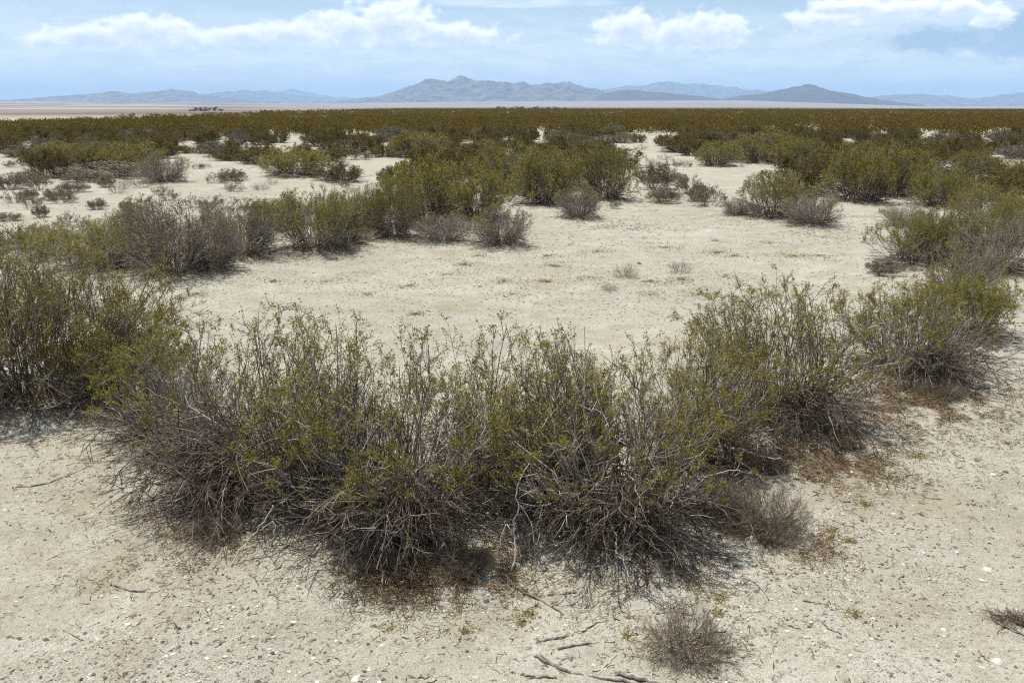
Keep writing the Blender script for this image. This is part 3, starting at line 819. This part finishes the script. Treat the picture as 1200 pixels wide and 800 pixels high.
STICKS = [
 ([(131, 685), (148, 692), (173, 694)], .006, .0022, 'stick', 'short thick dark curved stick alone on open sand at the lower left'),
 ([(9, 746), (24, 749)], .005, .0035, 'stick', 'stubby dark stick at the lower left edge of the sand'),
 ([(18, 571), (45, 570), (75, 560), (106, 546)], .0045, .0018, 'stick', 'long thin grey stick on sand left of the sprawling dead branches'),
 ([(42, 568), (70, 575)], .003, .0015, 'stick', 'thin twig crossing under the long grey stick at the left'),
 ([(604, 688), (630, 702), (661, 720)], .0055, .0035, 'stick', 'straight dark stick slanting out from under the middle of the front clump'),
 ([(631, 751), (650, 749), (670, 744)], .0045, .0035, 'stick', 'grey stick touching the pale curved twig near the bottom centre'),
 ([(676, 731), (667, 738), (669, 746), (677, 753)], .0028, .0022, 'bleached', 'pale curved twig shaped like a bracket near the bottom centre'),
 ([(654, 761), (680, 755), (722, 752)], .0042, .0026, 'stick', 'long grey stick right below the pale curved twig'),
 ([(627, 768), (645, 778), (664, 787), (700, 796), (735, 799), (765, 806)], .0062, .0048, 'stick', 'long thick grey branch along the bottom edge of the photo'),
 ([(634, 768), (648, 780), (662, 791)], .004, .0025, 'stick', 'short fork of dead wood beside the long thick bottom branch'),
 ([(700, 790), (712, 778), (724, 765)], .003, .0018, 'bleached', 'thin straight pale twig above the long bottom branch'),
 ([(722, 790), (745, 796), (772, 802)], .0078, .006, 'stick', 'heavy dark stick at the bottom edge left of the leafless bush'),
 ([(611, 791), (630, 794), (651, 794)], .005, .003, 'stick', 'dark stick at the bottom edge left of the long thick branch'),
 ([(1030, 551), (1038, 559), (1054, 565)], .004, .0022, 'stick', 'curved dark twig on the sand below the low spreading bush'),
 ([(1057, 562), (1066, 556), (1081, 556)], .0032, .002, 'stick', 'crooked twig just right of the curved dark twig on the right sand'),
 ([(1070, 575), (1082, 583), (1103, 585)], .0036, .002, 'stick', 'bent twig lowest of the three on the right sand'),
 ([(977, 583), (986, 588), (997, 588)], .005, .004, 'stick', 'stubby grey stick at the right foot of the front clump'),
 ([(940, 704), (955, 706), (971, 708)], .004, .0025, 'stick', 'flat grey stick on gravel at the lower right'),
 ([(963, 729), (972, 738), (986, 743)], .0042, .002, 'stick', 'dark angled twig on gravel below the flat grey stick'),
 ([(918, 730), (930, 735), (940, 738)], .003, .002, 'stick', 'small dark twig left of the dark angled one on gravel'),
 ([(1166, 729), (1180, 736), (1203, 746)], .0055, .004, 'stick', 'dark stick cut by the right edge under the withered plant'),
 ([(1147, 763), (1152, 769), (1159, 776)], .0032, .0018, 'stick', 'tiny slanted twig left of the large white stone'),
 ([(642, 698), (660, 696), (676, 694)], .0045, .003, 'stick', 'flat dark stick below the broad twiggy bush'),
 ([(530, 705), (545, 708), (559, 708)], .0028, .0018, 'stick', 'thin dark twig on sand below the dark undercut base'),
 ([(683, 741), (697, 730), (713, 726)], .0036, .0025, 'stick', 'grey bent stick right of the pale curved twig'),
 ([(478, 792), (492, 795), (507, 793)], .0045, .003, 'stick', 'dark stick at the bottom edge left of centre'),
 ([(74, 738), (86, 744), (97, 751)], .0026, .0016, 'stick', 'thin faint twig on sand above the bottom left corner'),
 ([(770, 720), (795, 716), (812, 722)], .004, .0022, 'stick', 'dark stick behind the leafless bush at the bottom'),
 ([(1120, 575), (1135, 590), (1150, 594)], .003, .0018, 'stick', 'thin twig on the sand at the right beside a pale stone'),
]
for pl, r0, r1, mt, lab in STICKS:
    w = [at(x, y) for x, y in pl]
    w = [p + np.array([0, 0, r0 * .45]) for p in w]
    base = w[0].copy()
    w = [p - base for p in w]
    o = link('dead_stick', mesh_np('dead_stick', *stick_mesh(w, r0 * .9, r1 * .65, wob=min(.0028, .35 * r0 + .0008))), M[mt], None, base)
    tag(o, lab, 'stick', 'dead sticks on the sand')

# bleached branches leaning out of the front clump (height above the ground at each point)
def lean_branch(lines, lab):
    base = None; parts = []
    for pl in lines[0]: pass
    allp = []
    for line, a, b in lines:
        allp.append(([at(x, y) + np.array([0, -dy, dz]) for x, y, dz, dy in line], a, b))
    base = allp[0][0][0].copy(); base[2] = float(height(base[0], base[1]))
    allp = [([p - base for p in l], a, b) for l, a, b in allp]
    me = mesh_np('bleached_branch', *stick_mesh(allp[0][0], allp[0][1], allp[0][2], 6, allp[1:], .0035))
    tag(link('bleached_branch', me, M['bleached'], None, base), lab, 'branch', 'bleached branches of the front clump')
lean_branch([([(270, 664, .0, 0), (290, 652, .07, 0), (305, 650, .10, 0), (324, 640, .17, 0)], .0030, .0018), ([(305, 650, .10, 0), (326, 648, .14, 0), (322, 660, .10, 0)], .0020, .001)], 'pale bleached stick slanting down from the dead branches at the left of the front clump')
lean_branch([([(596, 676, .0, 0), (606, 664, .06, 0), (601, 655, .12, 0), (608, 646, .19, 0), (605, 640, .25, 0), (618, 634, .31, 0)], .0034, .0016), ([(601, 655, .12, 0), (592, 652, .13, 0), (584, 662, .07, 0), (574, 664, .06, 0)], .0022, .0012), ([(608, 646, .19, 0), (622, 650, .14, 0), (626, 662, .08, 0)], .0020, .001)], 'white forked branch hanging in the gap at the middle of the front clump')
lean_branch([([(716, 652, .12, 0), (724, 656, .09, 0), (721, 666, .06, 0), (732, 672, .04, 0), (738, 684, .01, 0)], .0034, .0018), ([(721, 666, .06, 0), (742, 668, .04, 0), (756, 682, .015, 0)], .0024, .0012)], 'white zigzag branch at the dark foot of the broad twiggy bush')
lean_branch([([(835, 545, .06, 0), (862, 548, .10, 0), (890, 552, .07, 0), (915, 550, .05, 0)], .0055, .0025), ([(850, 546, .08, 0), (872, 560, .06, 0), (892, 566, .03, 0)], .0035, .002)], 'long grey bare branch lying under the rounded green topped bush')

# ------------------------------------------------------------------ stones
import bmesh
def stone(p, r, mat, label, flat=.6, seed=0, name='stone'):
    rg = np.random.default_rng(seed)
    bm = bmesh.new()
    bmesh.ops.create_icosphere(bm, subdivisions=3, radius=1.0)
    off = rg.uniform(0, 50, 3); sx, sy = rg.uniform(.85, 1.25, 2)
    for v in bm.verts:
        c = np.array(v.co)
        q = c * 1.6 + off
        k = 1 + .5 * (float(fbm(np.array(q[0] + q[2] * .7), np.array(q[1] - q[2] * .6), seed, 3)) - .5)
        # a few chipped planes
        for j in range(4):
            nrm = np.array([math.cos(j * 1.7 + seed), math.sin(j * 1.7 + seed), .4]); nrm /= np.linalg.norm(nrm)
            k = min(k, .82 / max(float(c @ nrm), .3))
        v.co = Vector((c[0] * k * r * sx, c[1] * k * r * sy, c[2] * k * r * flat))
    me = bpy.data.meshes.new(name); bm.to_mesh(me); bm.free()
    for f in me.polygons: f.use_smooth = True
    o = link(name, me, mat, None, (p[0], p[1], p[2] + r * flat * .45))
    o.rotation_euler = (rg.uniform(-.2, .2), rg.uniform(-.2, .2), rg.uniform(0, 6.28))
    return tag(o, label, 'stone')
STONES = [
 (1169, 775, 8.5, 'white_stone', 'largest white flat stone near the bottom right corner'),
 (1158, 667, 5.5, 'white_stone', 'upper of two white stones at the right edge of the gravel'),
 (1153, 680, 5, 'white_stone', 'lower of two white stones above the withered plant'),
 (1106, 737, 4, 'white_stone', 'small white stone on gravel left of the withered plant'),
 (1048, 602, 4, 'white_stone', 'white stone on gravel beside a dark flat chip'),
 (1056, 607, 3.6, 'dark_stone', 'dark flat chip touching the white stone on gravel'),
 (1138, 606, 4.5, 'grey_stone', 'pale grey stone on the right hand sand'),
 (1153, 452, 9, 'grey_stone', 'grey sunlit stone at the tip of the litter fan right of the low bush'),
 (1010, 610, 4, 'dark_stone', 'dark pebble alone on sand right of the golden brush'),
 (998, 553, 3.5, 'white_stone', 'little white stone right of the bare dead sticks'),
 (1178, 553, 4.5, 'dark_stone', 'dark stone near the right edge beside white chips'),
 (1164, 556, 4.5, 'white_stone', 'white chip left of the dark stone near the right edge'),
 (749, 309, 4.2, 'dark_stone', 'dark round stone in the clearing next to a dry shrub'),
 (838, 282, 5, 'grey_stone', 'grey stone near the back of the clearing'),
 (76, 762, 3.5, 'white_stone', 'white pebble in the lower left gravel'),
 (175, 780, 4, 'dark_stone', 'dark pebble near the bottom edge at the left'),
 (145, 791, 3, 'dark_stone', 'smaller dark pebble below the other at the bottom left'),
 (448, 756, 4, 'white_stone', 'pale stone near the bottom edge left of centre'),
 (417, 795, 7, 'white_stone', 'pale flat stone cut by the bottom edge left of centre'),
 (570, 704, 5, 'dark_stone', 'dark stone on sand below the middle of the front clump'),
 (1112, 790, 4.5, 'grey_stone', 'grey pebble at the bottom right gravel'),
 (1070, 640, 4, 'grey_stone', 'grey pebble in the middle of the right gravel patch'),
 (130, 582, 3.5, 'dark_stone', 'dark pebble on the sand left of the sprawling dead branches'),
 (1027, 775, 3.6, 'white_stone', 'small pale stone at the bottom of the right gravel'),
]
for n, (px, py, r, mt, lab) in enumerate(STONES):
    p = at(px, py)
    depth = p[1] * math.cos(PITCH) + (EYE - p[2]) * math.sin(PITCH)
    tag(stone(p - np.array([0, 0, r * .25 / F_PX * depth]), r * .85 / F_PX * depth, M[mt], lab, .5, 400 + n), lab, 'stone', 'loose stones on the sand')

# white scraps far out among the bushes
def scrap(px, py, w, lab, seed):
    rg = np.random.default_rng(seed)
    p = at(px, py); s = w / F_PX * np.linalg.norm(p)
    n = 9
    u, v = np.meshgrid(np.linspace(-1, 1, n), np.linspace(-1, 1, n))
    z = .28 * (1 - u ** 2) + .22 * rg.normal(0, 1, u.shape) * .6 + .30 * np.abs(np.sin(3 * u + v)) + .12
    top = np.stack([u.ravel() * s * .5, (v + .2 * u).ravel() * s * .32, np.maximum(z, .03).ravel() * s * .5], -1)
    bot = top - [0, 0, s * .03]
    i = (np.arange(n - 1)[:, None] * n + np.arange(n - 1)[None]).ravel()
    q = np.stack([i, i + 1, i + n + 1, i + n], -1)
    rim = list(range(n)) + [n * k + n - 1 for k in range(1, n)] + [n * (n - 1) + k for k in range(n - 2, -1, -1)] + [n * k for k in range(n - 2, 0, -1)]
    rq = [[a, b, b + n * n, a + n * n] for a, b in zip(rim, rim[1:] + rim[:1])]
    o = link('white_scrap', mesh_np('white_scrap', np.concatenate([top, bot]), np.concatenate([q, q[:, ::-1] + n * n, np.array(rq)]), smooth=False), M['scrap'], None, p)
    tag(o, lab, 'scrap')
scrap(1107, 177, 9, 'crumpled white scrap among bushes at the far right', 1)
scrap(413, 171, 5, 'small white scrap on the pale gap left of centre', 2)
scrap(749, 182, 8, 'pale flat scrap on sand right of centre in the middle distance', 3)

# ------------------------------------------------------------------ trees on the horizon
def tree_proto(seed):
    rg = np.random.default_rng(seed)
    trunk = tubes(np.array([[[0, 0, -.1], [.02, 0, .2], [0, .03, .5], [.02, .02, .8]]]), np.array([.045]), np.array([.012]), 6)
    limbs = paths(rg, np.tile([[0, 0, .3]], (7, 1)) + rg.uniform(-.02, .02, (7, 3)) * [1, 1, 6], norm(rg.normal(0, 1, (7, 3)) * [1, 1, .3] + [0, 0, .7]), rg.uniform(.3, .5, 7), 4, .12, .05)
    T = join([trunk, tubes(limbs, np.full(7, .018), np.full(7, .006), 5)])
    c = rg.normal(0, .2, (16, 3)) * [1.7, 1.7, .8] + [0, 0, .36]
    p = np.repeat(c, 34, 0) + rg.normal(0, .095, (16 * 34, 3)); p[:, 2] = np.clip(p[:, 2], .04, 1.05)
    return mesh_np('trunk', *T), mesh_np('crown', *leaves(rg, p, .11, .6, .3), smooth=False)
tp = [tree_proto(500), tree_proto(501), tree_proto(502)]
M['treeleaf'] = island_mat('tree_leaves', [(0, (.030, .042, .018)), (1, (.075, .095, .040))], .6, .2)
TREES = [((236, 242, 247, 254, 262, 270), 560, 3.4, 'dark green tree in the small clump on the plain below the left hills', 'trees on the plain at the left'),
         ((585, 592, 600, 607, 613, 620, 627, 634, 641, 650, 660), 1250, 6.0, 'dark green tree in the low row on the horizon below the jagged main mountain', 'trees on the horizon in the middle'),
         ((846, 894, 902, 911), 1300, 4.0, 'small dark tree on the horizon below the dark domed hill', 'trees on the horizon at the right')]
for pxs, dist, h, lab, grp in TREES:
    for k, px in enumerate(pxs):
        y = dist * (1 + rng.uniform(-.04, .04)); x = (px - CX) / F_PX * y
        z = float(height(x, y))
        t = tag(empty('tree', (x, y, z), rng.uniform(0, 6.28)), lab, 'tree', grp)
        hh = h * rng.uniform(.5, 1.0); t.scale = (hh * 1.2, hh * 1.2, hh)
        link('trunk', tp[k % 3][0], M['bark'], t); link('crown', tp[k % 3][1], M['treeleaf'], t)

# ------------------------------------------------------------------ mountains
def mountain(name, prof, dist, depth, mat, seed, label, amp=.22, rough=900.0):
    jg = .10 if name == 'hill' else .15
    prof = sorted(prof)
    n, m = 260, 70
    pxs = np.linspace(prof[0][0], prof[-1][0], n)
    tops = np.interp(pxs, [a for a, b in prof], [b for a, b in prof])
    V = []
    vv = np.linspace(-1, 1, m)
    U, W = np.meshgrid(pxs, vv)
    x0 = (U - CX) / F_PX * dist / math.cos(PITCH) ** 0
    yy = dist + W * depth * .5
    el = np.array([(lambda d: d[2] / d[1])(pix_dir(a, b)) for a, b in zip(pxs, tops)])
    top = EYE + el * dist
    base = height(x0.ravel(), np.full(x0.size, dist)).reshape(x0.shape)
    jag = (ridged(pxs * dist / F_PX / (rough * .30), np.full(n, seed * 3.7), seed + 31, 4) - .62)
    top = top + jag * jg * np.maximum(top - base[0], 0)
    Hh = np.maximum(top[None, :] - base, 0)
    sh = np.clip(1 - np.abs(W) ** 1.15, 0, 1)
    rn = ridged(x0 / (rough * .6), yy / (rough * .6), seed, 5)
    fine = fbm(x0 / (rough * .22), yy / (rough * .22), seed + 9, 4)
    k = sh * (1 + amp * 2.2 * (rn - .62) * (1 - .75 * sh ** 4)) + (fine - .5) * .30 * np.minimum(sh * 3, 1)
    Z = base + Hh * np.maximum(k, 0) - 25 * (1 - sh) ** 4
    V = np.stack([x0.ravel(), yy.ravel(), Z.ravel()], -1)
    i = (np.arange(m - 1)[:, None] * n + np.arange(n - 1)[None]).ravel()
    Q = np.stack([i, i + 1, i + n + 1, i + n], -1)
    o = link(name, mesh_np(name, V, Q), mat)
    return tag(o, label, 'mountain', kind='structure')

mountain('mountain', [(408, 121), (420, 117), (450, 113), (466, 109), (480, 104), (492, 101), (500, 98), (508, 94.5), (515, 93), (522, 95), (528, 97), (535, 94.5), (543, 91.5), (550, 93), (560, 96), (575, 95.5), (583, 97.5), (592, 96), (600, 98), (612, 95.5), (618, 98), (630, 100), (638, 98), (645, 99.5), (655, 97), (665, 96), (675, 100), (685, 103), (695, 105), (706, 111), (725, 118), (738, 122)], 13500, 3200, M['mountain'], 11, 'jagged main mountain in the middle of the skyline', .36, 800)
mountain('mountain', [(640, 120), (690, 107), (715, 103), (745, 100), (775, 96), (795, 99), (815, 98), (835, 102), (860, 104), (890, 109), (930, 118)], 22000, 5000, M['mountain'], 12, 'pale blue range behind the dark low hill', .26, 1600)
mountain('hill', [(686, 122), (700, 112), (715, 107), (735, 106), (765, 108), (790, 111), (815, 113), (840, 118), (860, 122)], 11500, 1800, M['darkhill'], 13, 'dark low hill right of the main mountain', .25, 700)
mountain('hill', [(830, 120), (860, 112), (884, 110), (897, 107), (915, 102), (932, 100), (948, 102), (965, 107), (985, 112), (1005, 115), (1035, 121)], 11000, 1900, M['darkhill'], 14, 'dark domed hill on the right', .25, 700)
mountain('mountain', [(985, 122), (1010, 114), (1030, 110), (1050, 110), (1075, 112), (1100, 114), (1120, 116), (1145, 113), (1160, 111), (1172, 109), (1185, 112), (1205, 111), (1240, 114), (1300, 121)], 18000, 4000, M['mountain'], 15, 'low blue range at the right end of the skyline', .25, 1300)
mountain('mountain', [(20, 121), (50, 116), (85, 113), (120, 110), (150, 108), (175, 110), (200, 107), (217, 105), (235, 108), (255, 113), (290, 116), (330, 120)], 15000, 3200, M['mountain'], 16, 'low blue hills at the left end of the skyline', .26, 1000)
mountain('mountain', [(215, 119), (250, 111), (285, 107), (310, 106), (330, 108), (360, 113), (400, 116), (440, 120)], 21000, 4500, M['mountain'], 17, 'fainter blue range behind the left hills', .25, 1500)
mountain('mountain', [(320, 118), (338, 108), (352, 104), (364, 106), (380, 111), (410, 114), (450, 119)], 29000, 5000, M['mountain'], 18, 'faintest distant peak above the gap on the left', .25, 1700)
mountain('mountain', [(-140, 118), (-80, 112), (-30, 115), (10, 116), (60, 119)], 22000, 5000, M['mountain'], 19, 'faint range at the far left edge of the skyline', .25, 1500)

# ------------------------------------------------------------------ haze
def haze():
    x0, x1, y0, y1, z0, z1 = -44000, 44000, -280, 44000, -16, 900
    v = np.array([(x, y, z) for z in (z0, z1) for y in (y0, y1) for x in (x0, x1)], float)
    f = np.array([[0, 2, 3, 1], [4, 5, 7, 6], [0, 1, 5, 4], [2, 6, 7, 3], [0, 4, 6, 2], [1, 3, 7, 5]])
    m = bpy.data.materials.new('haze'); m.use_nodes = True
    nt = m.node_tree
    nt.nodes.remove(nt.nodes['Principled BSDF'])
    pv = nt.nodes.new('ShaderNodeVolumePrincipled')
    pv.inputs['Color'].default_value = (.47, .71, 1.0, 1)
    pv.inputs['Density'].default_value = 6.2e-5
    pv.inputs['Anisotropy'].default_value = 0.0
    nt.links.new(pv.outputs[0], nt.nodes['Material Output'].inputs['Volume'])
    o = link('haze', mesh_np('haze', v, f, smooth=False), m)
    tag(o, 'thin bluish air that fades the far mountains', 'haze', kind='stuff')
haze()

# ------------------------------------------------------------------ sky, clouds, sun
SUN_EL, SUN_AZ = R(73), R(-55)
def world():
    w = bpy.data.worlds.new('World'); sc.world = w; w.use_nodes = True
    nt = w.node_tree; L = nt.links.new
    bg = nt.nodes['Background']
    sky = nt.nodes.new('ShaderNodeTexSky'); sky.sky_type = 'NISHITA'; sky.sun_disc = False
    sky.sun_elevation = SUN_EL; sky.sun_rotation = SUN_AZ; sky.altitude = 600; sky.air_density = 1.0; sky.dust_density = .8; sky.ozone_density = 1.5
    def V(v): return v
    def mth(op, a, b=None, c=None, clamp=False):
        n = nt.nodes.new('ShaderNodeMath'); n.operation = op; n.use_clamp = clamp
        for i, v in enumerate((a, b, c)):
            if v is None: continue
            if isinstance(v, (int, float)): n.inputs[i].default_value = v
            else: L(v, n.inputs[i])
        return n.outputs[0]
    def ss(v, a, b):
        n = nt.nodes.new('ShaderNodeMapRange'); n.interpolation_type = 'SMOOTHSTEP'
        L(v, n.inputs[0]); n.inputs[1].default_value = a; n.inputs[2].default_value = b
        return n.outputs[0]
    tc = nt.nodes.new('ShaderNodeTexCoord')
    sp = nt.nodes.new('ShaderNodeSeparateXYZ'); L(tc.outputs['Generated'], sp.inputs[0])
    az = mth('MULTIPLY', mth('ARCTAN2', sp.outputs[0], sp.outputs[1]), 57.2958)
    el = mth('MULTIPLY', mth('ARCSINE', sp.outputs[2]), 57.2958)
    def noise(kx, ky, ox, oy, detail, rough=.55):
        c = nt.nodes.new('ShaderNodeCombineXYZ')
        L(mth('MULTIPLY_ADD', az, kx, ox), c.inputs[0]); L(mth('MULTIPLY_ADD', el, ky, oy), c.inputs[1])
        n = nt.nodes.new('ShaderNodeTexNoise'); n.inputs['Scale'].default_value = 1; n.inputs['Detail'].default_value = detail
        n.inputs['Roughness'].default_value = rough
        L(c.outputs[0], n.inputs['Vector']); return n.outputs[0]
    def pa(px, py):
        d = pix_dir(px, py); return math.degrees(math.atan2(d[0], d[1])), math.degrees(math.asin(d[2] / np.linalg.norm(d)))
    def blob(px, py, rx, ry):
        a, e = pa(px, py)
        da = mth('MULTIPLY_ADD', az, 1 / (rx * .0551 * math.cos(R(a)) ** 2), -a / (rx * .0551 * math.cos(R(a)) ** 2)); de = mth('MULTIPLY_ADD', el, 1 / (ry * .0551), -e / (ry * .0551))
        r = mth('SQRT', mth('ADD', mth('MULTIPLY', da, da), mth('MULTIPLY', de, de)))
        return mth('SUBTRACT', 1.0, r)
    def group(bl):
        d = None
        for b in bl:
            v = blob(*b); d = v if d is None else mth('SMOOTH_MAX', d, v, .25)
        return d
    n1 = noise(.85, 1.25, 3.1, 7.7, 7, .54); n1s = noise(.85, 1.25, 3.1 - .10, 7.7 + .32, 7, .54)   # second sample a step towards the sun
    # cumulus heaps: each is a row of puffs; the same heaps sampled a little higher tell how much cloud lies above
    PUFFS = [(55, 46, 40, 9), (108, 42, 50, 14), (172, 36, 52, 18), (225, 44, 40, 11), (285, 41, 46, 11), (345, 38, 50, 14), (415, 34, 56, 19), (462, 26, 56, 24), (525, 41, 66, 13),
             (738, 34, 44, 20), (790, 42, 52, 15), (832, 36, 46, 22), (965, 22, 46, 13), (1125, 8, 30, 9), (1165, 20, 24, 13), (1050, 10, 60, 9), (990, 6, 50, 7)]
    cum = group(PUFFS); cum_up = group([(x, y + 7, rx, ry) for x, y, rx, ry in PUFFS])
    dens = mth('ADD', cum, mth('MULTIPLY', mth('SUBTRACT', n1, .45), 1.9))
    dens_up = mth('ADD', cum_up, mth('MULTIPLY', mth('SUBTRACT', n1s, .45), 1.9))
    a_c = mth('POWER', ss(dens, -.05, .55), .85)
    lit = mth('SUBTRACT', 1.24, mth('MULTIPLY', ss(dens_up, -.1, 1.1), .46))
    # thin veil and streaks
    n2 = noise(.10, .55, 1.7, 2.2, 5); n3 = noise(.32, 1.3, 9.0, 4.0, 6, .6)
    vb = mth('MULTIPLY', ss(el, 7.5, 1.6), .72)
    patch = mth('MULTIPLY', ss(group([(300, 60, 420, 42), (600, 75, 420, 40), (900, 60, 330, 36), (1080, 20, 180, 40), (600, 4, 160, 7), (180, 66, 200, 28)]), -.1, .7), .50)
    veil = mth('MULTIPLY', mth('MAXIMUM', mth('MULTIPLY', vb, .95), patch), mth('ADD', .55, mth('MULTIPLY', ss(n3, .35, .65), .55)), clamp=True)
    high = mth('MULTIPLY', ss(n2, .52, .74), .28)                  # streaks anywhere in the sky
    over = mth('MULTIPLY', ss(el, 9., 24.), .16)                     # unseen white cloud added overhead to neutralise the blue fill in shadows
    veil = mth('MAXIMUM', mth('MAXIMUM', veil, high), over)
    # grey undersides at the right
    grey = mth('MULTIPLY', ss(mth('ADD', group([(1105, 48, 90, 18), (1190, 42, 70, 30)]), mth('MULTIPLY', mth('SUBTRACT', n1, .5), 1.2)), .0, .6), .85)
    def mixc(f, a, b):
        n = nt.nodes.new('ShaderNodeMix'); n.data_type = 'RGBA'; L(f, n.inputs[0])
        for v, i in ((a, 6), (b, 7)):
            if isinstance(v, tuple): n.inputs[i].default_value = (*v, 1)
            else: L(v, n.inputs[i])
        return n.outputs[2]
    K = 1 / .10
    sc_ = nt.nodes.new('ShaderNodeVectorMath'); sc_.operation = 'SCALE'
    cc = nt.nodes.new('ShaderNodeCombineColor')
    lc = mth('MINIMUM', mth('MAXIMUM', lit, .60), 1.3)
    L(mth('MULTIPLY', mth('POWER', lc, 1.15), .92 * K), cc.inputs[0]); L(mth('MULTIPLY', mth('POWER', lc, 1.0), .94 * K), cc.inputs[1]); L(mth('MULTIPLY', mth('POWER', lc, .75), .98 * K), cc.inputs[2])
    c = mixc(veil, sky.outputs[0], (1.02 * K, 1.06 * K, 1.09 * K))
    c = mixc(grey, c, (.30 * K, .42 * K, .58 * K))
    c = mixc(mth('MULTIPLY', a_c, .92), c, cc.outputs[0])
    L(c, bg.inputs['Color']); bg.inputs['Strength'].default_value = .10
world()
sd = bpy.data.lights.new('sun', 'SUN'); sd.energy = 4.7; sd.angle = R(.53); sd.color = (1, .955, .875)
so = bpy.data.objects.new('sun', sd); col.objects.link(so)
sv = Vector((math.sin(SUN_AZ) * math.cos(SUN_EL), math.cos(SUN_AZ) * math.cos(SUN_EL), math.sin(SUN_EL)))
so.rotation_euler = sv.to_track_quat('Z', 'Y').to_euler(); so.location = (0, 0, 20)

sc.view_settings.view_transform = 'Standard'
sc.view_settings.look = 'None'
sc.view_settings.exposure = 0.36
sc.view_settings.gamma = 1
sc.cycles.filter_width = 1.15
sc.cycles.use_denoising = False
try:
    sc.cycles.max_bounces = 6; sc.cycles.diffuse_bounces = 3; sc.cycles.volume_bounces = 1; sc.cycles.transmission_bounces = 3
except Exception: pass
